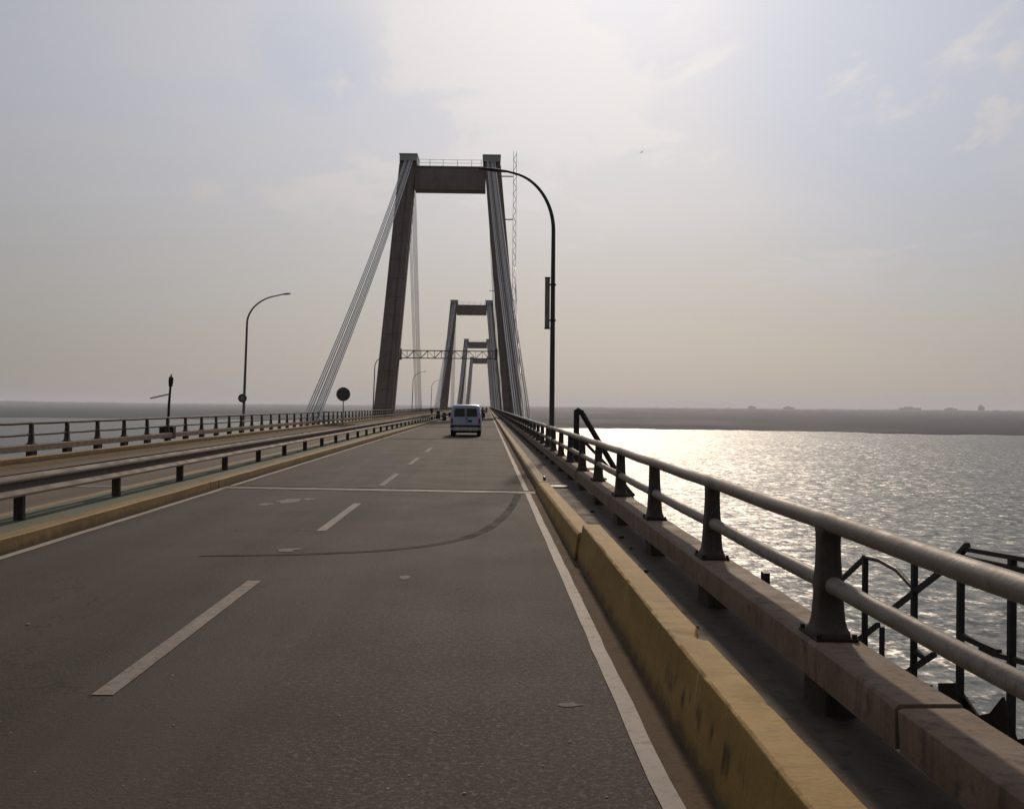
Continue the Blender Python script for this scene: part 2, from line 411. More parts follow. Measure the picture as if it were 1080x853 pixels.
while y < 50:
    struct(strip(-2.575, .15, [y+.3*i for i in range(16)], .006, .006, 20+k), 'lane_dash', M['line'] if k < 1 else M['line_mid'] if k < 3 else M['line_faint'])
    y += 9.05; k += 1
struct(strip(-2.60, .10, [5.05+.07*i for i in range(6)], .006, .03, 91), 'lane_dash', M['line_faint'])
y = 2.0
while y < 300:
    struct(strip(-11.2, .13, [y, y+2.2, y+4.5], .006, .006, 50), 'lane_dash', M['line_faint']); y += 9.05
# expansion joint across the carriageway, slightly oblique
def joint_strip(y, x0, x1, wd, mat, name, z=.010, slant=0.0):
    mb = MB(); n = 40; vs = []
    for i in range(n+1):
        x = x0+(x1-x0)*i/n; c = y+slant*(x-x0)/(x1-x0)+.03*noise.noise(Vector((x*1.5, y, 0)))
        h = wd/2*(1+.25*noise.noise(Vector((x*2.3, y, 5))))
        vs += [(x, c-h, z), (x, c+h, z)]
    mb.add(vs, [(2*i, 2*i+1, 2*i+3, 2*i+2) for i in range(n)])
    return struct(mb, name, mat)
joint_strip(24.2, -6.2, 1.1, .55, M['joint'], 'expansion_joint', .010, -.9)
joint_strip(24.6, -6.2, 1.1, .16, M['tar'], 'joint_seam', .011, -.9)
joint_strip(24.2, -14.7, -7.7, .5, M['joint'], 'expansion_joint', .010, 0)
for yy in (60, 96, 134, 208, 246): joint_strip(yy, -6.2, 1.1, .5, M['tar_faded'], 'expansion_joint')
# dark tar arc sweeping across both lanes
arc = [(-3.7, 13.3), (-3.2, 13.35), (-2.4, 13.5), (-1.5, 13.8), (-.86, 14.3), (-.35, 15.1), (0, 16.2), (.27, 17.9), (.45, 19.5), (.6, 21.3), (.75, 23.6)]
ap = []
for i in range(len(arc)-1):
    for q in range(5):
        a, b = Vector(arc[i]), Vector(arc[i+1]); ap.append(a.lerp(b, q/5))
for _ in range(4): ap = [ap[0]]+[(ap[i-1]+ap[i]*2+ap[i+1])/4 for i in range(1, len(ap)-1)]+[ap[-1]]
mb = MB(); vs = []
for i, p_ in enumerate(ap):
    d = (ap[min(i+1, len(ap)-1)]-ap[max(i-1, 0)]).normalized(); nrm = Vector((-d.y, d.x))
    wd = (.035+.04*min(1, i/14))*(1+.45*noise.noise(Vector((i*.4, 1, 1))))
    vs += [(*(p_+nrm*wd), .0045), (*(p_-nrm*wd), .0045)]
mb.add(vs, [(2*i, 2*i+1, 2*i+3, 2*i+2) for i in range(len(ap)-1)])
struct(mb, 'tar_seam', M['tar_faded'])
# spilled mortar spots
def blob(x, y, rx, ry, mat, z, seed, name='mortar_spot'):
    mb = MB(); n = 22
    mb.add([(x+rx*math.cos(2*math.pi*i/n)*(1+.9*noise.noise(Vector((math.cos(2*math.pi*i/n)*1.4, math.sin(2*math.pi*i/n)*1.4, seed)))), y+ry*math.sin(2*math.pi*i/n)*(1+.9*noise.noise(Vector((math.cos(2*math.pi*i/n)*1.4, math.sin(2*math.pi*i/n)*1.4, seed+9)))), z) for i in range(n)], [tuple(range(n))])
    return struct(mb, name, mat)
blob(-4.0, 21.0, .24, .42, M['patch'], .004, 1); blob(-4.35, 20.2, .12, .3, M['patch'], .004, 11); blob(-3.7, 21.4, .12, .2, M['patch'], .004, 12)
blob(-2.68, 13.9, .14, .22, M['patch'], .0056, 2)
blob(-.93, 11.75, .07, .12, M['patch'], .004, 3)
blob(.55, 6.75, .07, .05, M['patch'], .004, 4)
# pebbles lying on the asphalt
peb = [(-4.05, 9.15), (-1.7, 8.2), (-1.05, 7.3), (.1, 8.1), (-.92, 6.5), (-.3, 6.2), (.06, 6.15), (.5, 6.0), (.32, 5.6), (-1.5, 10.0), (-.4, 5.45), (.25, 7.3), (-1.9, 6.3), (-.1, 5.2), (.62, 5.15)]
where = ['lone pebble on the left lane asphalt', 'pebble beside the near white lane dash', None]
for i, (x, y) in enumerate(peb):
    bm = bmesh.new(); bmesh.ops.create_icosphere(bm, subdivisions=2, radius=1)
    s = random.uniform(.005, .0085)*(2.2 if i == 0 else 1)
    for v in bm.verts: v.co = Vector((v.co.x*s*1.3, v.co.y*s*1.3, v.co.z*s*.35+s*.3))
    me = bpy.data.meshes.new('pebble'); bm.to_mesh(me); bm.free(); me.materials.append(M['peb'])
    me.polygons.foreach_set('use_smooth', [True]*len(me.polygons))
    o = bpy.data.objects.new('pebble', me); COL.objects.link(o); o.location = (x, y, .004)
    tag(o, 'lone pale pebble on the asphalt, left of the white lane dashes' if i == 0 else 'tiny pale pebble lying on the grey right lane asphalt', 'pebble', 'pebbles scattered on the asphalt')

for i in range(26):
    y = 3.2+i*.62+random.uniform(-.25, .25); x = random.uniform(1.5, 2.0); s = random.uniform(.012, .035)
    bm = bmesh.new(); bmesh.ops.create_icosphere(bm, subdivisions=2, radius=1)
    for v in bm.verts:
        k_ = 1+.35*noise.noise(v.co*1.3+Vector((i*5, 0, 0))); v.co = Vector((v.co.x*s*1.5*k_, v.co.y*s*1.2*k_, v.co.z*s*.7*k_+s*.4))
    me = bpy.data.meshes.new('concrete_crumb'); bm.to_mesh(me); bm.free(); me.materials.append(M['walk'] if i % 3 else M['concrete'])
    o = bpy.data.objects.new('concrete_crumb', me); COL.objects.link(o); o.location = (x, y, .045); o.rotation_euler.z = i
    tag(o, 'small dusty crumb of concrete lying on the dark walkway behind the yellow barrier', 'crumb', 'concrete crumbs on the walkway')

# ------------------------------------------------------------------ barrier along the walkway
def near_barrier():
    mb = MB(); ys = geo(-9, 13.0, .055, 1.0)
    prof = [(1.16, 0), (1.46, 0), (1.455, .30), (1.45, .462), (1.435, .475), (1.24, .475), (1.222, .462), (1.185, .18)]
    rings = []
    for y in ys:
        ring = []
        for k, (x, z) in enumerate(prof):
            n1 = (.005*noise.noise(Vector((k*3.1, y*.9, 0)))+.003*noise.noise(Vector((k*5.3, y*5, 3))))
            n2 = .004*noise.noise(Vector((k*7.7, y*1.1, 9)))+.003*noise.noise(Vector((k*2.3, y*6, 5)))
            if z < .06: n2 = 0
            # chipped rear arris
            c = max(0, 1-abs(y-6.75)/.2)
            if k in (3, 4): n2 -= .055*c*(.6+.4*noise.noise(Vector((y*9, 2, 2)))); n1 -= .05*c
            if k in (3, 4, 5, 6):
                ch = max(0, noise.noise(Vector((k*9.7, y*5.5, 11)))-.22)
                n2 -= .02*ch; n1 += (.014 if k > 4 else -.014)*ch
            ring.append((x+n1, y, z+n2))
        rings.append(ring)
    mb.loft(rings)
    return mb
o = near_barrier().build('concrete_barrier', M['yellow'], smooth=28, bevel=.004)
tag(o, 'tall yellow painted concrete barrier with a chipped top edge, nearest along the right edge', 'barrier', 'concrete barriers beside the walkway')
mb = MB(); ys = geo(13.06, 23.35, .2, 1.0); rings = []
for y in ys:
    q = (y-13)/10.4; h = .36-.12*q
    rings.append([(x+.008*noise.noise(Vector((k*3.3, y*1.4, 1))), y, z+(.008*noise.noise(Vector((k*2.1, y*1.9, 4))) if z > .05 else 0)) for k, (x, z) in enumerate(((1.12, 0), (1.42, 0), (1.42, h-.02), (1.39, h), (1.20, h), (1.165, h-.03)))])
mb.loft(rings)
tag(mb.build('concrete_barrier', M['yellow'], smooth=28, bevel=.012), 'lower sloping yellow barrier between the tall barrier and the pale road joint', 'barrier', 'concrete barriers beside the walkway')
mb = MB(); ys = geo(23.75, 60, .5, 1.02) + [90, 150, 300, 700, YEND]
sweep(mb, [(1.16, 0), (1.44, 0), (1.44, .20), (1.41, .22), (1.22, .22), (1.18, .18)], ys, .008, 41)
tag(mb.build('concrete_barrier', M['yellow_old'], smooth=28), 'long low faded yellow kerb barrier beyond the pale road joint, running to the towers', 'barrier', 'concrete barriers beside the walkway')
# steel plate bent up at the joint
mb = MB(); mb.box(1.36, 1.95, 24.2, 24.75, .055, .075); mb.box(1.36, 1.40, 24.2, 24.75, .075, .30)
tag(mb.build('joint_plate', M['black'], bevel=.006), 'black bent steel plate on the walkway at the road joint', 'steel plate')

# ------------------------------------------------------------------ median and left kerb
def kerb(x0, x1, h, mat, seed, breaks=()):
    edges = [Y0] + [b for b in breaks] + [YEND]
    for i in range(len(edges)-1):
        a, b = edges[i]+(.02 if i else 0), edges[i+1]-(.02 if i < len(edges)-2 else 0)
        ys = [y for y in geo(Y0, 60, .5, 1.02)+[120, 300, 900] if a < y < b]
        mb = MB(); sweep(mb, [(x0, -.028), (x1, -.028), (x1, h-.02), (x1-.025*(1 if x1 > x0 else -1), h), (x0+.025*(1 if x1 > x0 else -1), h), (x0, h-.02)], [a]+ys+[b], .010, seed+i*3)
        struct(mb, 'kerb', mat, smooth=28)
kerb(-6.47, -6.22, .215, M['ochre'], 61, (23.2, 23.9, 61))
kerb(-7.66, -7.50, .215, M['yellow_old'], 65)
kerb(-15.04, -14.82, .20, M['ochre'], 68)
mb = MB(); sweep(mb, [(-7.495, -.028), (-6.475, -.028), (-6.475, .195), (-7.0, .205), (-7.495, .195)], geo(Y0, 60, .5, 1.02)+[120, 300, 900, YEND], .008, 71)
struct(mb, 'median', M['green'], smooth=30)

# median guard rail
gr = thing('median_guard_rail', 'galvanised double corrugated guard rail on short posts along the green median', 'guard rail', (-7.0, 0, .2))
wprof = [(-.01, -.155), (.0, -.15), (.125, -.135), (.13, -.115), (.125, -.10), (.0, -.03), (-.004, .0), (.0, .04), (.06, .062), (.065, .085), (.06, .105), (.0, .15), (-.01, .155)]
for s in (1, -1):
    mb = MB(); rings = []
    for y in geo(Y0, 40, 2.0, 1.0)+[60, 100, 200, 400, 800, 1400, YEND]:
        o_ = .012*noise.noise(Vector((y*.21, s, 3))); oz = .012*noise.noise(Vector((y*.17, s, 8)))
        outer = [(s*(.085+x)+o_, y, .525+z*1.05+oz) for x, z in wprof]
        inner = [(s*(.079+x)+o_, y, .525+z*1.05+oz) for x, z in reversed(wprof)]
        rings.append(outer+inner)
    mb.loft(rings); mb.build('guard_beam', M['galv'], gr, smooth=40)
pp = MB(); pp.box(-.07, .07, -.05, .05, -.004, .62)
bb = MB(); bb.box(-.082, .082, -.04, .04, .62, .66)
post0 = None; rest = MB(); k = 0; y = 15.5-4*7
while y < 1200:
    if k < 100:
        if post0 is None:
            post0 = pp.build('post', M['post'], gr, (0, y, 0), bevel=.006); bb.build('post_head', M['galv'], post0)
        else:
            c = copy_tree(post0, gr); c.location = (0, y, 0)
    else: rest.box(-.07, .07, y-.05, y+.05, -.004, .62)
    y += 4.0; k += 1
tag(rest.build('distant_posts', M['post'], gr), kind='stuff')

# ------------------------------------------------------------------ parapet: concrete edge beam with stubs, posts and pipes
def edge_beam(x0, x1, ya, yb, label, seed, stub_ys):
    o = thing('edge_beam', label, 'concrete beam', (0, ya, 0), 'concrete edge beams under the railings')
    ys = [y for y in geo(Y0, 60, .3, 1.02)+[90, 150, 300, 700, YEND] if ya < y < yb]
    mb = MB(); rings = []
    lo, hi = min(x0, x1), max(x0, x1)
    sweep(mb, [(lo, .265), (hi, .265), (hi, .475), (hi-.02, .49), (lo+.02, .49), (lo, .475)], [ya]+ys+[yb], .010, seed)
    for i, v in enumerate(mb.v): mb.v[i] = (v[0], v[1]-ya, v[2])
    mb.build('beam', M['concrete'], o, smooth=28, bevel=.004)
    stub0 = None; far = MB()
    for k, y in enumerate(stub_ys):
        if not ya < y < yb: continue
        if k < 100:
            if stub0 is None:
                mb = MB(); mb.box(lo+.09, hi-.06, -.24, .24, -.028, .275); stub0 = mb.build('support_stub', M['walk'], o, (0, y-ya, 0), bevel=.02)
            else:
                c = stub0.copy(); COL.objects.link(c); c.parent = o; c.location = (0, y-ya, 0)
        else: far.box(lo+.02, hi-.04, y-ya-.26, y-ya+.26, -.028, .275)
    if far.v: tag(far.build('distant_stubs', M['concrete'], o), kind='stuff')
RX, LX = 2.235, -15.96
r_posts = [6.62+3.46*i for i in range(-5, 270)]
l_posts = [36.2+3.05*i for i in range(-14, 300)]
edge_beam(2.06, 2.41, Y0, 5.04, 'nearest concrete edge beam under the right railing, short of the narrow gap', 81, r_posts)
edge_beam(2.06, 2.41, 5.08, 23.4, 'second concrete edge beam under the right railing, between the narrow gap and the road joint', 84, r_posts)
edge_beam(2.06, 2.41, 23.7, YEND, 'long concrete edge beam under the right railing beyond the road joint', 87, r_posts)
edge_beam(-15.79, -16.14, Y0, YEND, 'concrete edge beam on stubs under the left railing, water showing in the gaps', 90, l_posts)

def post_mesh():
    """cast post: flared foot, waist, fillets under each pipe"""
    secs = [(.0, .175, .115), (.05, .17, .115), (.07, .135, .105), (.12, .115, .095), (.22, .095, .09), (.28, .095, .085), (.325, .12, .082), (.36, .125, .08), (.40, .105, .076),
            (.48, .085, .074), (.60, .082, .070), (.67, .10, .068), (.715, .14, .064), (.75, .15, .056)]
    mb = MB(); rings = []
    for z, hy, hx in secs:
        r = []
        for i in range(16):
            a = 2*math.pi*(i+.5)/16; c, s = math.cos(a), math.sin(a)
            e = .55
            r.append((hx*math.copysign(abs(c)**e, c)*(1 if z > .3 else 1), hy*math.copysign(abs(s)**e, s), z))
        rings.append(r)
    mb.loft(rings); return mb
def railing(name, label, x, mat, posts, k_r=1.0):
    o = thing(name, label, 'railing', (x, 0, .488), 'bridge railings')
    def pipe(z, r, nm, seed):
        pts = []; rr = []
        for y in posts:
            if y > 110: break
            dz = .006*noise.noise(Vector((y*.3, seed, 0))); dxx = .008*noise.noise(Vector((y*.27, seed, 5)))
            pts += [(dxx, y-.16, z+dz), (dxx, y-.10, z+dz), (dxx, y+.10, z+dz), (dxx, y+.16, z+dz), (dxx*.5, y+1.5, z-.008)]
            rr += [r, r*1.09, r*1.09, r, r]
        pts += [(0, 120, z), (0, 300, z), (0, 800, z), (0, YEND, z)]; rr += [r]*4
        MB().tube(pts, [q*k_r for q in rr], 20).build(nm, mat, o, smooth=50)
    pipe(.345, .055, 'lower_pipe', 1); pipe(.745, .062, 'top_pipe', 2)
    p0 = None; far = MB()
    for k, y in enumerate(posts):
        if k < 100:
            if p0 is None:
                p0 = post_mesh().build('post', M['post'], o, (0, y, 0), smooth=45)
                MB().box(-.135, .135, -.19, .19, -.004, .022).build('foot_plate', M['rust'], p0, bevel=.004)
            else:
                c = copy_tree(p0, o); c.location = (0, y, 0)
                c.rotation_euler = (random.uniform(-.008, .008), random.uniform(-.01, .01), 0)
        elif y < 1100: far.box(-.06, .06, y-.08, y+.08, 0, .75)
    for p_ in sorted([c for c in o.children if c.name.startswith('post')], key=lambda c: abs(c.location.y-9))[:7]:
        for fp in p_.children:
            for sx in (-1, 1):
                for sy in (-1, 1): MB().tube([(sx*.115, sy*.165, .02), (sx*.115, sy*.165, .048)], .016, 6).build('bolt', M['rust'], fp)
    tag(far.build('distant_posts', M['post'], o), kind='stuff')
    return o
railing('bridge_railing', 'two pipe railing on flared dark posts along the right edge above the bright water', RX, M['rail'], r_posts)
railing('bridge_railing', 'two pipe railing on dark posts along the far left edge behind the opposite carriageway', LX, M['rail_shaded'], l_posts, .8)

# ------------------------------------------------------------------ towers and stays
T_Y = [171, 406, 641, 876]
def leg_mesh(s):
    mb = MB(); rings = []
    for z in (-50, -5, 0, 20, 42.3):
        out = 12.5-(12.5-8.5)*z/42; wd = 3.05-.4*max(z, 0)/42; dep = 6.0-1.6*max(z, 0)/42
        inn = out-wd
        # outline in plan, with a rebate on the inner front corner
        pl = [(out, 0), (out, dep), (inn, dep), (inn, dep*.62), (inn+.30, dep*.58), (inn+.30, .95), (inn, .75), (inn, .18), (inn+.15, 0), (inn+.85, 0), (inn+.95, .16), (inn+1.15, .16), (inn+1.25, 0)]
        rings.append([(s*x, y, z) for x, y in pl])
    mb.loft(rings); return mb
def tower_root(label):
    return thing('bridge_tower', label, 'bridge tower', (CX+.3, T_Y[0], 0), 'concrete towers straddling the road')
tw = tower_root('nearest and largest dark concrete tower straddling the road, with grey caps')
for s in (-1, 1):
    leg_mesh(s).build('leg', M['tower'], tw)
    mb = MB(); c = s*6.95
    mb.box(c-1.46, c+1.46, -.35, 4.9, 42.3, 43.75)
    mb.box(c-1.54, c+1.54, -.45, 5.0, 43.75, 43.95)
    cp = mb.build('tower_cap', M['cap'], tw, bevel=.05)
    mb = MB(); mb.box(c-1.35, c+1.35, -.42, -.353, 42.35, 42.75); mb.build('cable_slot', M['black'], cp)
mb = MB(); mb.box(-5.95, 5.95, .55, 3.9, 38.2, 41.9); mb.box(-5.9, 5.9, .40, 4.05, 41.9, 42.1); mb.build('crossbeam', M['tower'], tw, bevel=.05)
mb = MB(); mb.box(-9.6, 9.6, 1.0, 5.0, -8.2, -5.0); mb.build('lower_crossbeam', M['tower'], tw)
each([MB().tube([(x, .6, 42.1), (x, .6, 43.2)], .045, 6) for x in (-5.2, -3.4, -1.2, 1.2, 3.6, 5.2)], 'railing_post', M['cable_grey'], tw)
each([MB().tube([(-5.3, .6, z), (0, .6, z-.04), (5.3, .6, z)], .03, 6) for z in (42.65, 43.2)], 'railing_wire', M['cable_grey'], tw)
labels = ['second concrete tower along the bridge, seen inside the nearest tower', 'third concrete tower, its left leg slimmer and hazier than the second', 'farthest and smallest hazy concrete tower framed by the others']
for yy, lab in zip(T_Y[1:], labels):
    c = copy_tree(tw); c.location = (CX+.3, yy, 0); c['label'] = lab

def stay(label, side, back):
    o = thing('stay_cables', label, 'stay cables', (CX+.3, T_Y[0], 0), 'cable stays of the towers')
    sg = -1 if back else 1
    y_top = -.2 if back else 4.6
    offs = [-1.0, -.72, -.42, -.05, .20, .46, .72, .98]
    for i, q in enumerate(offs):
        pts = []
        a = Vector((side*6.82+q*.66, y_top, 42.9)); b = Vector((side*10.1+q*.74, sg*77.5+(0 if back else 1), -.9))
        for k in range(9):
            f = k/8; p_ = a.lerp(b, f); p_.z -= 1.1*math.sin(f*math.pi); pts.append(p_)
        MB().tube(pts, .066 if back else .045, 8).build('cable', M['cable'] if i not in (2, 3, 6, 9) else M['cable_grey'], o, smooth=60)
    mb = MB(); xa = side*10.1
    mb.box(min(xa-1.3, xa+1.3), max(xa-1.3, xa+1.3), sg*77.5-1.2+(0 if back else 1), sg*77.5+1.2+(0 if back else 1), -3.2, -.8)
    mb.build('anchor_block', M['tower'], o, bevel=.06)
    return o
tn = ['nearest', 'second', 'third', 'farthest']
for side, sn in ((-1, 'left'), (1, 'right')):
    for back, bn in ((True, 'toward the viewer'), (False, 'away from the viewer')):
        o = stay(f'grey stay cables on {sn} side of the nearest tower, sloping {bn}', side, back)
        for i in (1, 2, 3):
            c = copy_tree(o); c.location = (CX+.3, T_Y[i], 0)
            c['label'] = f'grey stay cables on {sn} side of the {tn[i]} tower, sloping {bn}'

# lattice mast beside the first tower's right leg
ms = thing('lattice_mast', 'slender lattice mast rising beside the right leg of the nearest tower', 'mast', (4.45, 178.2, -50))
mb = MB(); hw = .26; H = 96.4
for sx in (-1, 1):
    for sy in (-1, 1): mb.bar((sx*hw, sy*hw, 0), (sx*hw, sy*hw, H), .05)
z = 0; i = 0
while z < H-1:
    for s in (-1, 1):
        mb.bar((-hw*(1 if i % 2 else -1), s*hw, z), (hw*(1 if i % 2 else -1), s*hw, z+1.0), .04)
        mb.bar((s*hw, -hw*(1 if i % 2 else -1), z), (s*hw, hw*(1 if i % 2 else -1), z+1.0), .04)
    z += 1.0; i += 1
mb.build('lattice', M['cable_grey'], ms)
for zz in (72, 84.5, 92):
    mb = MB(); mb.bar((-hw, -.3, zz), (-4.3+(92-zz)*.0, -.3, zz), .10); mb.bar((-hw, .3, zz), (-3.6, .3, zz), .08); mb.build('bracket', M['cable_grey'], ms)
# thin rope hanging from the mast to the railing
pts = []
a, b = Vector((4.6, 176, 26)), Vector((2.95, 78, .3))
for k in range(13):
    f = k/12; p_ = a.lerp(b, f); p_.z -= 5.0*math.sin(f*math.pi)*.6; pts.append(p_)
tag(MB().tube(pts, .07, 6).build('guy_rope', M['cable_grey'], smooth=60), 'thin sagging rope from the mast down to the right railing', 'rope')

# overhead gantry behind the first tower
gy = 178.2
gt = thing('overhead_gantry', 'latticed overhead beam spanning the road between the legs of the nearest tower', 'gantry', (CX, gy, 0))
mb = MB(); L = 8.35; zl, zh = 10.2, 11.5
for yo in (-.5, .5):
    for z in (zl, zh): mb.bar((-L, yo, z), (L, yo, z), .11)
    n = 14
    for i in range(n):
        x0, x1 = -L+2*L*i/n, -L+2*L*(i+1)/n
        mb.bar((x0, yo, zl if i % 2 else zh), (x1, yo, zh if i % 2 else zl), .07); mb.bar((x1, yo, zl), (x1, yo, zh), .05)
for i in range(15):
    x = -L+2*L*i/14
    for z in (zl, zh): mb.bar((x, -.5, z), (x, .5, z), .08)
mb.build('truss', M['lamp_grey'], gt)
for s in (-1, 1): MB().box(s*L-.25, s*L+.25, -1.6, .6, 9.9, 11.8).build('end_bracket', M['lamp_grey'], gt)

# ------------------------------------------------------------------ lamps
def lamp_post(label, x, y, height, arm_dx, rise, group, mat, r0=.10, lean=0.0, head_len=.55, pz=.03, drop=.045):
    o = thing('street_lamp', label, 'street lamp', (x, y, pz), group)
    zc = height-rise
    pole = [(0, 0, 0), (0, 0, .35), (0, 0, .40), (lean*.5, 0, zc*.5), (lean, 0, zc)]
    MB().tube(pole, [r0*1.35, r0*1.35, r0, r0*.9, r0*.72], 14).build('pole', mat, o, smooth=45)
    pts = []
    for k in range(17):
        a = k/16*R(78); pts.append((lean+arm_dx*(1-math.cos(a))/(1-math.cos(R(78)))*.82, 0, zc+rise*math.sin(a)/math.sin(R(78))))
    pts.append((lean+arm_dx*1.0, 0, height+abs(arm_dx)*drop))
    MB().tube(pts, [r0*.72-(r0*.3)*k/17 for k in range(18)], 12).build('arm', mat, o, smooth=45)
    s = 1 if arm_dx > 0 else -1
    hx = lean+arm_dx; hz = height+abs(arm_dx)*drop
    rings = []
    for q, w_, h_ in ((-.05, .05, .04), (head_len*.1, .08, .05), (head_len*.45, .13, .065), (head_len*.8, .11, .05), (head_len, .03, .02)):
        rings.append([(hx+s*q, w_*math.cos(2*math.pi*i/12), hz+.10*q+h_*math.sin(2*math.pi*i/12)) for i in range(12)])
    MB().loft(rings).build('lamp_head', mat, o, smooth=45)
    mb = MB(); mb.box(-.18, .18, -.18, .18, 0, .03); mb.build('base_plate', mat, o)
    mb = MB(); mb.box(-.05, .05, -r0*1.35-.012, -r0*1.2, .12, .30); mb.build('hatch', M['black'], o)
    return o
rl = lamp_post('tall dark curved lamp post at the right railing, arm arching over the road', 2.44, 38.6, 11.15, -1.75, 2.15, 'curved street lamps along the bridge', M['lamp'], .105, head_len=1.15)
rl.location.z = -.4
pn = thing('banner_panel', 'narrow weathered panel strapped to the left side of the tall right lamp post', 'panel', (2.44-.16, 38.6, 4.95))
MB().box(-.14, .045, -.03, .03, 0, 1.85).build('board', M['panel'], pn, bevel=.006)
for z in (1.86, -.05): MB().box(-.15, .06, -.04, .04, z-.005, z+.05).build('end_cap', M['black'], pn)
for z in (.25, 1.6): MB().box(.04, .28, -.10, .10, z, z+.05).build('strap', M['black'], pn)
left_lamps = [(68.6, 'grey curved lamp post at the left railing, nearest one, with a small disc on it'),
              (146, 'grey curved lamp post half hidden by the left leg of the nearest tower'),
              (221, 'thin grey lamp post between the left legs of the first and second tower'),
              (295, 'hazy thin lamp post nearest to the second tower on its left')]
l0 = None
for yy, lab in left_lamps:
    if l0 is None:
        l0 = lamp_post(lab, -16.30, yy, 9.6, 2.35, 1.9, 'curved street lamps along the bridge', M['lamp_grey'], .095, lean=.22, pz=-.4)
    else:
        c = copy_tree(l0); c.location.y = yy; c['label'] = lab
dsc = thing('round_sign', 'small dark round sign clamped low on the left lamp post', 'sign', (-16.28, 68.42, 2.35))
MB().disc((0, -.06, 0), (0, 1, 0), .29, .025).build('disc', M['sign_back'], dsc, smooth=40)
mb = MB(); mb.disc((0, -.076, 0), (0, 1, 0), .13, .01); mb.build('centre_mark', M['panel'], dsc)
MB().box(-.12, .12, -.045, .10, -.05, .05).build('clamp', M['black'], dsc)
rs = thing('round_sign', 'large round sign on a thin post beside the opposite carriageway, seen from behind', 'sign', (-14.05, 100, 0))
MB().disc((0, 0, 3.0), (0, 1, 0), .66, .03, 32).build('disc', M['sign_back'], rs, smooth=40)
mb = MB(); mb.tube([(.66*math.cos(a*math.pi/16), -.018, 3.0+.66*math.sin(a*math.pi/16)) for a in range(33)], .022, 6); mb.build('rim', M['lamp'], rs)
for z in (3.18, 2.76): MB().box(-.5, .5, -.045, -.014, z, z+.06).build('brace', M['lamp'], rs)
MB().tube([(0, .045, 0), (0, .045, 3.6)], .045, 10).build('post', M['lamp_grey'], rs)
# short pole with an arm and a lantern on the left railing
sp = thing('signal_pole', 'short black pole on a rusty block at the left railing, with a side arm', 'pole', (-16.12, 52, .488))
MB().tube([(0, 0, 0), (.05, 0, 1.4), (.12, 0, 2.35)], [.075, .065, .055], 12).build('pole', M['black'], sp, smooth=45)
MB().bar((.1, 0, 1.95), (-.82, -.2, 1.72), .06).build('arm', M['black'], sp)
rings = [[(.12+q*.06+w_*math.cos(2*math.pi*i/10), w_*math.sin(2*math.pi*i/10), 2.3+q) for i in range(10)] for q, w_ in ((0, .05), (.05, .10), (.28, .125), (.48, .12), (.54, .05), (.66, .02))]
MB().loft(rings).build('lantern', M['black'], sp, smooth=45)
MB().box(-.36, .34, -.25, .25, -.30, .32).build('block', M['rust'], sp, bevel=.03)

# ------------------------------------------------------------------ steelwork hanging outside the right parapet
cg = thing('scaffold_cage', 'broken black scaffold cage outside the right railing, nearest the camera', 'scaffold', (3.0, 6.8, -.4))
def C3(y, z, x=0.0): return (x, y-6.8, z+.4)
uprights = [(8.02, -.55, .82), (7.09, -.6, .95), (6.39, -.6, 1.06), (5.76, -.6, 1.12), (5.2, -.6, 1.12)]
for y, a, b in uprights: MB().bar(C3(y, a), C3(y, b), .038).build('upright', M['black'], cg)
for y, a, b in ((9.2, -.9, .0), (8.2, -.9, -.25), (7.2, -.9, -.3), (6.2, -.9, -.3)): MB().bar(C3(y, a, .6), C3(y, b, .6), .038).build('rear_upright', M['black'], cg)
MB().tube([C3(8.05, .80), C3(7.75, .82), C3(7.4, .80), C3(7.1, .72)], .018, 8).build('rail_bar', M['black'], cg)
for a, b, w_ in (((6.42, 1.04), (5.15, 1.10), .035), ((6.36, 1.10), (5.15, 1.17), .028), ((6.5, 1.0), (6.3, 1.13), .034), ((6.40, .55), (5.9, .56), .034), ((6.12, .52), (5.15, .62), .03), ((7.10, .29), (6.88, .28), .034)):
    MB().bar(C3(*a), C3(*b), w_).build('rail_bar', M['black'], cg)
for a, b in (((8.02, .80), (8.62, .50)), ((7.45, .51), (6.7, .89)), ((8.32, .03), (7.74, .33)), ((7.36, .02), (6.76, .34))): MB().bar(C3(*a), C3(*b), .032).build('brace', M['black'], cg)
MB().bar(C3(8.7, -.55), C3(5.1, -.55), .05).build('ledger', M['black'], cg); MB().bar(C3(9.3, -.9, .6), C3(5.1, -.9, .6), .05).build('ledger', M['black'], cg)
for y in (8.5, 7.4, 6.3, 5.3): MB().bar(C3(y, -.42, -.62), C3(y, -.9, .6), .045).build('outrigger', M['black'], cg)
mb = MB(); P = [(6.75, .15), (6.5, .22), (6.2, .10), (6.05, .16), (5.9, .30), (5.75, .10), (5.6, .16), (5.3, .05), (5.3, -.3), (6.0, -.28), (6.7, -.2)]
mb.loft([[C3(y, z, .02) for y, z in P], [C3(y, z, .035) for y, z in P]]); mb.build('torn_plate', M['rust'], cg)
# small bracket
sb = thing('steel_bracket', 'small black steel bracket sticking out below the right railing', 'bracket', (2.75, 10.0, -.2))
mb = MB(); mb.box(-.03, .03, -.06, .06, 0, .56); mb.box(-.40, .30, -.05, .05, .02, .07); mb.build('upright', M['black'], sb)
mb = MB(); mb.bar((0, -.1, .34), (.03, -.85, .30), .06); mb.build('tongue', M['black'], sb)
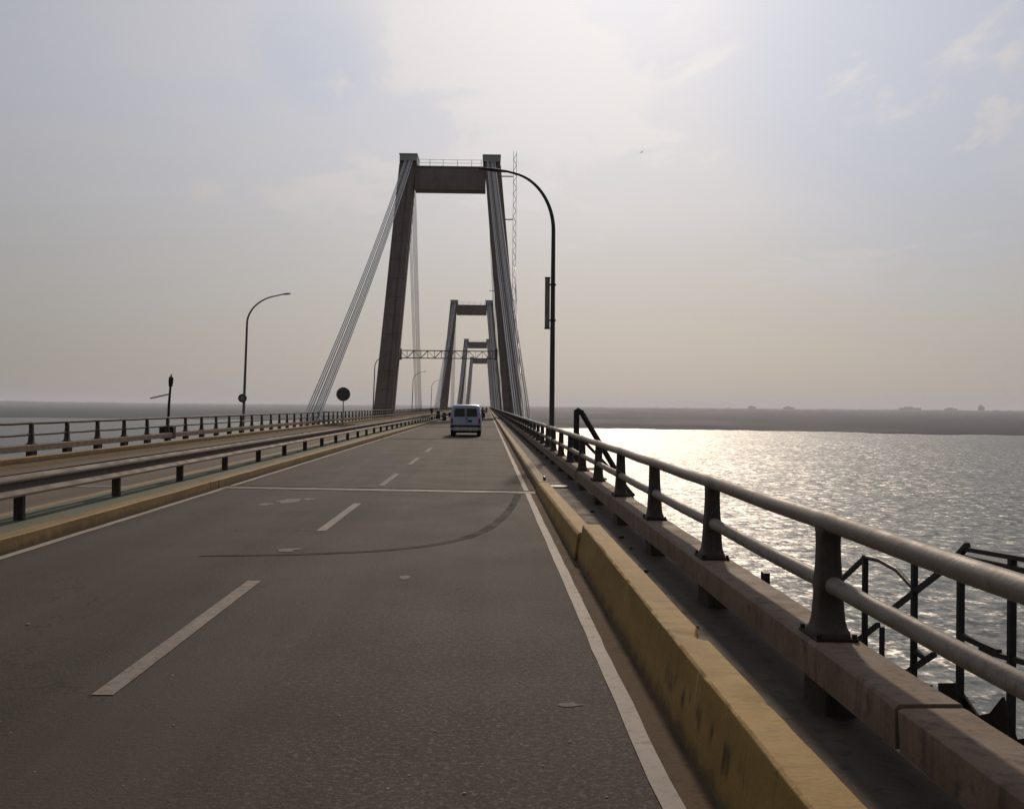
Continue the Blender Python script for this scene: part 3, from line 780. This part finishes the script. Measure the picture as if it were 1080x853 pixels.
# access stair frame
af = thing('access_frame', 'black triangular stair frame rising above the right railing', 'stair frame', (2.72, 31, -.4))
MB().box(-.09, .07, -.09, .09, 0, 2.28).build('upright', M['black'], af)
mb = MB(); mb.tube([(-.02, 0, 2.2), (.04, 0, 2.27), (.13, 0, 2.22), (1.32, 0, .25), (1.9, 0, -.8)], .085, 10); mb.build('handrail', M['black'], af, smooth=50)
mb = MB(); mb.tube([(0.02, .9, 1.6), (1.32, .9, .25), (1.9, .9, -.4)], .05, 10); mb.build('handrail', M['black'], af, smooth=50)
mb = MB(); mb.box(-.2, .10, -.05, .9, .90, 1.55); mb.build('gate_panel', M['post'], af, bevel=.01)
for i in range(7): MB().box(.1+i*.28, .4+i*.28, .1, .85, .75-i*.3, .78-i*.3).build('stair_tread', M['rust'], af)

# ------------------------------------------------------------------ traffic
def van(x, y):
    v = thing('white_van', 'pale silver passenger van with two dark rear windows driving ahead in the right lane', 'van', (x, y, .008))
    def ring(yy, zt, wt, wb=.99, zb=.42):
        # half outline, right side, bottom to top then mirrored
        zm = .95
        h = [(wb*.97, zb), (wb, zb+.12), (1.0, zm), (.985, min(1.18, zt-.12)), (wt+.05, zt-.16), (wt, zt-.06), (wt-.16, zt)]
        return [(a, yy, b) for a, b in h]+[(-a, yy, b) for a, b in reversed(h)]
    body = MB(); body.loft([ring(.0, 1.93, .80, .95), ring(.06, 2.0, .845), ring(.35, 2.04, .86), ring(2.6, 2.05, .87), ring(3.4, 1.99, .85), ring(3.62, 1.90, .82), ring(4.25, 1.32, .86), ring(4.4, 1.24, .90), ring(5.2, 1.08, .86), ring(5.32, .92, .80)])
    body.build('body', M['van'], v, smooth=35, bevel=.015)
    for s in (-1, 1):
        mb = MB(); a, b = (.06, .74)
        rr = [(s*a, 1.27), (s*b, 1.27), (s*(b-.015), 1.62), (s*(b-.07), 1.80), (s*a, 1.80)]
        mb.loft([[(p[0], -.022+ (.02 if p[1] > 1.5 else 0), p[1]) for p in rr], [(p[0], .05, p[1]) for p in rr]])
        mb.build('rear_window', M['glass'], v)
        mb = MB(); mb.box(s*.875-.055, s*.875+.055, -.035, .05, .82, 1.16); mb.build('tail_light', M['red'], v, bevel=.01)
        for (ya, yb) in ((.45, 1.35), (1.5, 2.5), (2.7, 3.35)):
            mb = MB(); mb.loft([[(s*.985, q, 1.25) for q in (ya,)]+[(s*.985, yb, 1.25), (s*.915, yb-.05, 1.74), (s*.915, ya+.05, 1.74)], [(s*.90, ya, 1.25), (s*.90, yb, 1.25), (s*.84, yb-.05, 1.74), (s*.84, ya+.05, 1.74)]])
            mb.build('side_window', M['glass'], v)
        mb = MB(); mb.bar((s*.98, 3.6, 1.25), (s*1.16, 3.6, 1.3), .05); mb.box(s*1.16-.07, s*1.16+.07, 3.55, 3.62, 1.2, 1.5); mb.build('side_mirror', M['plastic'], v)
        for yy in (.95, 4.35):
            mb = MB(); rr = []
            for q, r_ in ((-.13, .30), (-.12, .345), (-.06, .365), (.06, .365), (.12, .345), (.13, .30)):
                rr.append([(s*.84+q, yy+r_*math.cos(2*math.pi*i/24), .365+r_*math.sin(2*math.pi*i/24)) for i in range(24)])
            mb.loft(rr); wh = mb.build('wheel', M['rubber'], v, smooth=40)
            MB().disc((s*.975, yy, .365), (1, 0, 0), .2, .03).build('rim', M['chrome'], wh, smooth=40)
    mb = MB(); mb.box(-.97, .97, -.10, .12, .60, .74); mb.build('bumper_step', M['plastic'], v, bevel=.02)
    mb = MB(); mb.box(-.78, .78, -.13, .10, .36, .595); mb.build('bumper', M['chrome'], v, bevel=.025)
    mb = MB(); mb.box(.12, .42, -.035, .01, .92, 1.06); mb.build('number_plate', M['plate'], v)
    mb = MB(); mb.box(-.006, .006, -.03, .01, .76, 1.95); mb.build('door_gap', M['black'], v)
    mb = MB(); mb.box(.05, .09, -.05, .0, 1.08, 1.20); mb.build('door_handle', M['plastic'], v)
    mb = MB(); mb.box(-.7, .7, .3, 5.0, .22, .44); mb.build('underbody', M['black'], v)
    mb = MB(); mb.loft([[(-.78, 4.27, 1.30), (.78, 4.27, 1.30), (.74, 3.66, 1.86), (-.74, 3.66, 1.86)], [(-.78, 4.1, 1.27), (.78, 4.1, 1.27), (.74, 3.55, 1.8), (-.74, 3.55, 1.8)]]); mb.build('windscreen', M['glass'], v)
    for s in (-1, 1):
        mb = MB(); mb.box(s*.66-.12, s*.66+.12, 5.22, 5.345, .72, .9); mb.build('headlight', M['chrome'], v)
van(-1.38, 65.5)

def skin_obj(name, mat, joints, edges, parent, loc=(0, 0, 0)):
    me = bpy.data.meshes.new(name); me.from_pydata([j[0] for j in joints], edges, []); me.update()
    o = bpy.data.objects.new(name, me); COL.objects.link(o); o.location = loc
    if parent: o.parent = parent
    o.modifiers.new('skin', 'SKIN')
    if not me.skin_vertices: 
        bm = bmesh.new(); bm.from_mesh(me); bm.verts.layers.skin.verify(); bm.to_mesh(me); bm.free()
    for i, j in enumerate(joints):
        sv = me.skin_vertices[0].data[i]; sv.radius = (j[1], j[1] if len(j) < 3 else j[2]); sv.use_root = (i == 0)
    s = o.modifiers.new('sub', 'SUBSURF'); s.levels = 2; s.render_levels = 2
    me.materials.append(mat)
    return o
def rider(x, y, lab_m, lab_p, jacket):
    m_ = thing('motorcycle', lab_m, 'motorcycle', (x, y, .008), 'motorcycles on the bridge')
    for yy in (0, 1.3):
        mb = MB(); mb.tube([(0, yy+.26*math.cos(a*math.pi/12), .31+.26*math.sin(a*math.pi/12)) for a in range(25)], .05, 8); wh = mb.build('wheel', M['rubber'], m_, smooth=50)
        MB().disc((0, yy, .31), (1, 0, 0), .2, .05).build('rim', M['lamp_grey'], wh)
    mb = MB(); mb.tube([(0, 0, .33), (0, .35, .45), (0, .8, .45), (0, 1.05, .8), (0, 1.3, .31)], .045, 8); mb.tube([(0, .35, .45), (0, .2, .68), (0, .95, .75)], .04, 8); mb.build('frame', M['black'], m_, smooth=50)
    mb = MB(); mb.box(-.13, .13, .35, .78, .25, .55); mb.build('engine', M['lamp_grey'], m_, bevel=.03)
    mb = MB(); mb.loft([[(-.12, .05, .74), (.12, .05, .74), (.12, .05, .80), (-.12, .05, .80)], [(-.14, .3, .72), (.14, .3, .72), (.14, .3, .80), (-.14, .3, .80)], [(-.10, .62, .74), (.10, .62, .74), (.10, .62, .82), (-.10, .62, .82)]]); mb.build('seat', M['plastic'], m_, bevel=.02)
    mb = MB(); mb.loft([[(.1*math.cos(a*math.pi/6), .64, .82+.08*math.sin(a*math.pi/6)) for a in range(12)], [(.15*math.cos(a*math.pi/6), .8, .86+.11*math.sin(a*math.pi/6)) for a in range(12)], [(.09*math.cos(a*math.pi/6), 1.02, .88+.08*math.sin(a*math.pi/6)) for a in range(12)]]); mb.build('fuel_tank', M['red'], m_, smooth=50)
    mb = MB(); mb.tube([(-.36, .92, 1.06), (-.2, 1.0, 1.02), (.2, 1.0, 1.02), (.36, .92, 1.06)], .018, 8); mb.build('handlebar', M['black'], m_)
    mb = MB(); mb.box(-.07, .07, -.12, -.06, .62, .70); mb.build('tail_light', M['red'], m_)
    p = thing('person', lab_p, 'person', (x, y, .008), 'motorcycle riders on the bridge')
    J = [((0, .36, .86), .155, .13), ((0, .36, 1.10), .15, .11), ((0, .42, 1.34), .185, .115), ((0, .45, 1.46), .07), ((0, .47, 1.56), .065)]
    E = [(0, 1), (1, 2), (2, 3), (3, 4)]
    for s in (-1, 1):
        b = len(J)
        J += [((s*.20, .42, 1.40), .075), ((s*.30, .55, 1.16), .055), ((s*.33, .86, 1.10), .042), ((s*.33, .94, 1.08), .04)]
        E += [(2, b), (b, b+1), (b+1, b+2), (b+2, b+3)]
        b = len(J)
        J += [((s*.12, .42, .84), .105), ((s*.23, .80, .80), .08), ((s*.20, .60, .40), .06), ((s*.20, .72, .33), .05)]
        E += [(0, b), (b, b+1), (b+1, b+2), (b+2, b+3)]
    skin_obj('body', jacket, J, E, p)
    bm = bmesh.new(); bmesh.ops.create_uvsphere(bm, u_segments=18, v_segments=12, radius=1)
    for v in bm.verts: v.co = Vector((v.co.x*.125, .48+v.co.y*.15, 1.67+v.co.z*.145))
    me = bpy.data.meshes.new('helmet'); bm.to_mesh(me); bm.free(); me.materials.append(M['black'])
    me.polygons.foreach_set('use_smooth', [True]*len(me.polygons)); h = bpy.data.objects.new('helmet', me); COL.objects.link(h); h.parent = p
    mb = MB(); mb.box(-.09, .09, .56, .63, 1.63, 1.71); mb.build('visor', M['glass'], p, bevel=.02)
rider(-.62, 138, 'dark motorcycle just beyond the van, to its right', 'person in dark clothes and helmet riding the motorcycle beyond the van', M['cloth_dark'])
rider(-.25, 262, 'tiny distant motorcycle between the far tower legs, past the first one', 'tiny distant person in blue riding the farther motorcycle', M['cloth_blue'])
# marker post and drums on the median further on
mp = thing('marker_post', 'dark marker post on the median left of the van', 'post', (-6.95, 128, .2))
MB().box(-.09, .09, -.06, .06, 0, 1.25).build('post', M['post'], mp, bevel=.01)
MB().box(-.16, .16, -.09, -.061, .95, 1.45).build('board', M['black'], mp)
dr0 = None
for x, y, lab in ((-6.42, 134, 'dark traffic drum right beside the marker post at the median kerb'), (-5.75, 137, 'dark traffic drum farther from the marker post, closest to the van')):
    if dr0 is None:
        dr0 = thing('traffic_drum', lab, 'traffic drum', (x, y, .22 if x < -6.2 else .01), 'traffic drums by the median')
        MB().tube([(0, 0, 0), (0, 0, .06), (0, 0, .07), (0, 0, 1.0), (0, 0, 1.05)], [.34, .34, .28, .24, .18], 18).build('drum', M['black'], dr0, smooth=40)
        mb = MB(); mb.tube([(0, 0, .55), (0, 0, .75)], [.267, .262], 18); mb.build('reflective_band', M['lamp_grey'], dr0, smooth=40)
    else:
        c = copy_tree(dr0); c.location = (x, y, .01); c['label'] = lab
# bird
bd = thing('bird', 'tiny dark bird gliding in the bright sky right of the tower', 'bird', (17.9, 120, 32.0))
bd.rotation_euler = (0, R(-38), R(20))
rings = [[(w_*math.cos(2*math.pi*i/8), q, w_*.8*math.sin(2*math.pi*i/8)) for i in range(8)] for q, w_ in ((-.24, .01), (-.14, .045), (0, .065), (.12, .05), (.17, .035), (.22, .03), (.28, .008))]
MB().loft(rings).build('body', M['feather'], bd, smooth=60)
for s in (-1, 1):
    P = [(.03, .10), (.22, .14), (.5, -.02), (.24, .0), (.03, -.05)]
    mb = MB(); mb.loft([[(s*a, b, .02+.10*a) for a, b in P], [(s*a, b, .03+.10*a) for a, b in P]]); mb.build('wing', M['feather'], bd)

# ------------------------------------------------------------------ air
hz = MB().box(-62000, 62000, -8000, 62000, WATER_Z-1.2, 150)
hm = bpy.data.materials.new('haze air'); hm.use_nodes = True
t = NT(hm.node_tree)
for nd in list(t.n):
    if nd.type == 'BSDF_PRINCIPLED': t.n.remove(nd)
out = [nd for nd in t.n if nd.type == 'OUTPUT_MATERIAL'][0]
pv = t.node('ShaderNodeVolumePrincipled')
pv.inputs['Color'].default_value = (.87, .90, 1.0, 1); pv.inputs['Density'].default_value = 5.5e-5; pv.inputs['Anisotropy'].default_value = .3
t.l.new(pv.outputs[0], out.inputs['Volume'])
ho = hz.build('haze', hm); tag(ho, kind='stuff', label='thin warm haze over the lake, fading the far shore')

# ------------------------------------------------------------------ sky and sun
wd = bpy.data.worlds.new('World'); sc.world = wd; wd.use_nodes = True
t = NT(wd.node_tree); bg = t.n['Background']
sky = t.node('ShaderNodeTexSky', sky_type='NISHITA', sun_disc=False, sun_elevation=SUN_EL, sun_rotation=SUN_AZ, altitude=0, air_density=1.4, dust_density=2.0, ozone_density=1.0)
d = t.vmath('NORMALIZE', t.node('ShaderNodeTexCoord').outputs['Generated'])
sep = t.node('ShaderNodeSeparateXYZ', {0: d})
z = t.math('MAXIMUM', sep.outputs[2], 0.0)
dt = t.math('MAXIMUM', t.vmath('DOT_PRODUCT', d, tuple(SUN_DIR)), 0.0)
# thin veil of cirrus and dust that scatters the sun forward
glow = t.math('ADD', t.math('ADD', 1.5, t.math('MULTIPLY', t.math('POWER', dt, 3), 4.9)), t.math('MULTIPLY', t.math('POWER', dt, 30), 1.3))
glow = t.math('ADD', glow, t.math('MULTIPLY', t.math('POWER', dt, 160), 1.5))
veil = t.vmath('SCALE', t.mix(t.ramp(z, .02, .30), (.79, .762, .755), (.925, .925, 1.015)), glow)
base = t.mix(.93, sky.outputs[0], veil)
# cloud sheet seen in perspective
den = t.math('ADD', z, .10)
cp = t.node('ShaderNodeCombineXYZ', {0: t.math('DIVIDE', sep.outputs[0], den), 1: t.math('DIVIDE', sep.outputs[1], den), 2: 0.0}).outputs[0]
n1 = t.noise(t.vmath('ADD', t.scaled(cp, (1.0, .8, 1)), (4.3, 1.9, 0)), 1.25, 7, .58, .35)
n2 = t.noise(t.vmath('ADD', cp, (9, 2, 0)), .5, 4, .5)
def look(px, py):
    az = math.atan((px-540)/1078)+R(1.38); el = math.atan((427-py)/1078*math.cos(az)); return (math.sin(az)*math.cos(el), math.cos(az)*math.cos(el), math.sin(el))
def bank(px, py, r_in, r_out, amt):
    return t.ramp(t.vmath('DOT_PRODUCT', d, look(px, py)), math.cos(R(r_out)), math.cos(R(r_in)), 0, amt)
bias = t.math('ADD', t.math('ADD', bank(520, 0, 1.5, 8.5, .22), bank(390, 15, 1, 7, .12)), t.math('ADD', bank(600, 70, 1, 6, .10), bank(1110, 90, 1, 5, .13)))
bias = t.math('SUBTRACT', bias, t.math('ADD', bank(960, 60, 3, 10, .06), bank(150, 60, 4, 15, .05)))
n3 = t.noise(t.vmath('ADD', t.scaled(cp, (1, .55, 1)), (1.7, 4.4, 0)), 3.6, 6, .6, .6)
cl = t.ramp(t.math('ADD', t.math('ADD', n1, bias), t.math('MULTIPLY', t.math('SUBTRACT', n3, .5), .85)), .53, .69)
wisp = t.ramp(t.math('ADD', n2, bias), .45, .75)
cl = t.math('MAXIMUM', cl, t.math('MULTIPLY', wisp, .55))
cl = t.math('MULTIPLY', cl, t.ramp(z, .05, .22))
bright = t.vmath('SCALE', (1.0, .945, .93), t.math('ADD', 2.6, t.math('ADD', t.math('MULTIPLY', t.math('POWER', dt, 6), 5.4), t.math('MULTIPLY', t.math('POWER', dt, 22), 2.0))))
gap = t.math('MULTIPLY', t.ramp(t.noise(t.vmath('ADD', cp, (2.2, 7.1, 0)), .9, 4, .5), .42, .62), t.ramp(z, .12, .32, 0, .38))
gap = t.math('MAXIMUM', gap, bank(985, 50, 1, 14, .8))
gap = t.math('MAXIMUM', gap, bank(335, 55, .5, 4.5, .8))
base = t.mix(t.math('MULTIPLY', gap, .42), base, t.vmath('SCALE', (.70, .84, 1.10), glow))
colr = t.mix(t.math('MULTIPLY', cl, .88), base, bright)
t.put(bg.inputs[0], colr); bg.inputs[1].default_value = .10

sun = bpy.data.lights.new('sun', 'SUN'); sun.energy = 2.0; sun.angle = R(3); sun.color = (1.0, .82, .64)
so = bpy.data.objects.new('sun', sun); COL.objects.link(so); so.rotation_euler = SUN_DIR.to_track_quat('Z', 'Y').to_euler(); so.location = (0, 0, 60)

# ------------------------------------------------------------------ camera and output
cam = bpy.data.cameras.new('camera'); cam.sensor_width = 36; cam.lens = 36*1078/1080; cam.clip_start = .05; cam.clip_end = 200000
co = bpy.data.objects.new('camera', cam); COL.objects.link(co); sc.camera = co
co.matrix_world = Matrix.Translation((0, 0, CAM_H)) @ Matrix.Rotation(R(-1.38), 4, 'Z') @ Matrix.Rotation(R(90.10), 4, 'X') @ Matrix.Rotation(R(.5), 4, 'Z')
sc.view_settings.view_transform = 'Standard'; sc.view_settings.look = 'None'; sc.view_settings.exposure = 0; sc.view_settings.gamma = 1
sc.view_settings.use_curve_mapping = False
sc.cycles.use_denoising = True
sc.cycles.max_bounces = 6; sc.cycles.volume_bounces = 0
sc.cycles.sample_clamp_indirect = 6
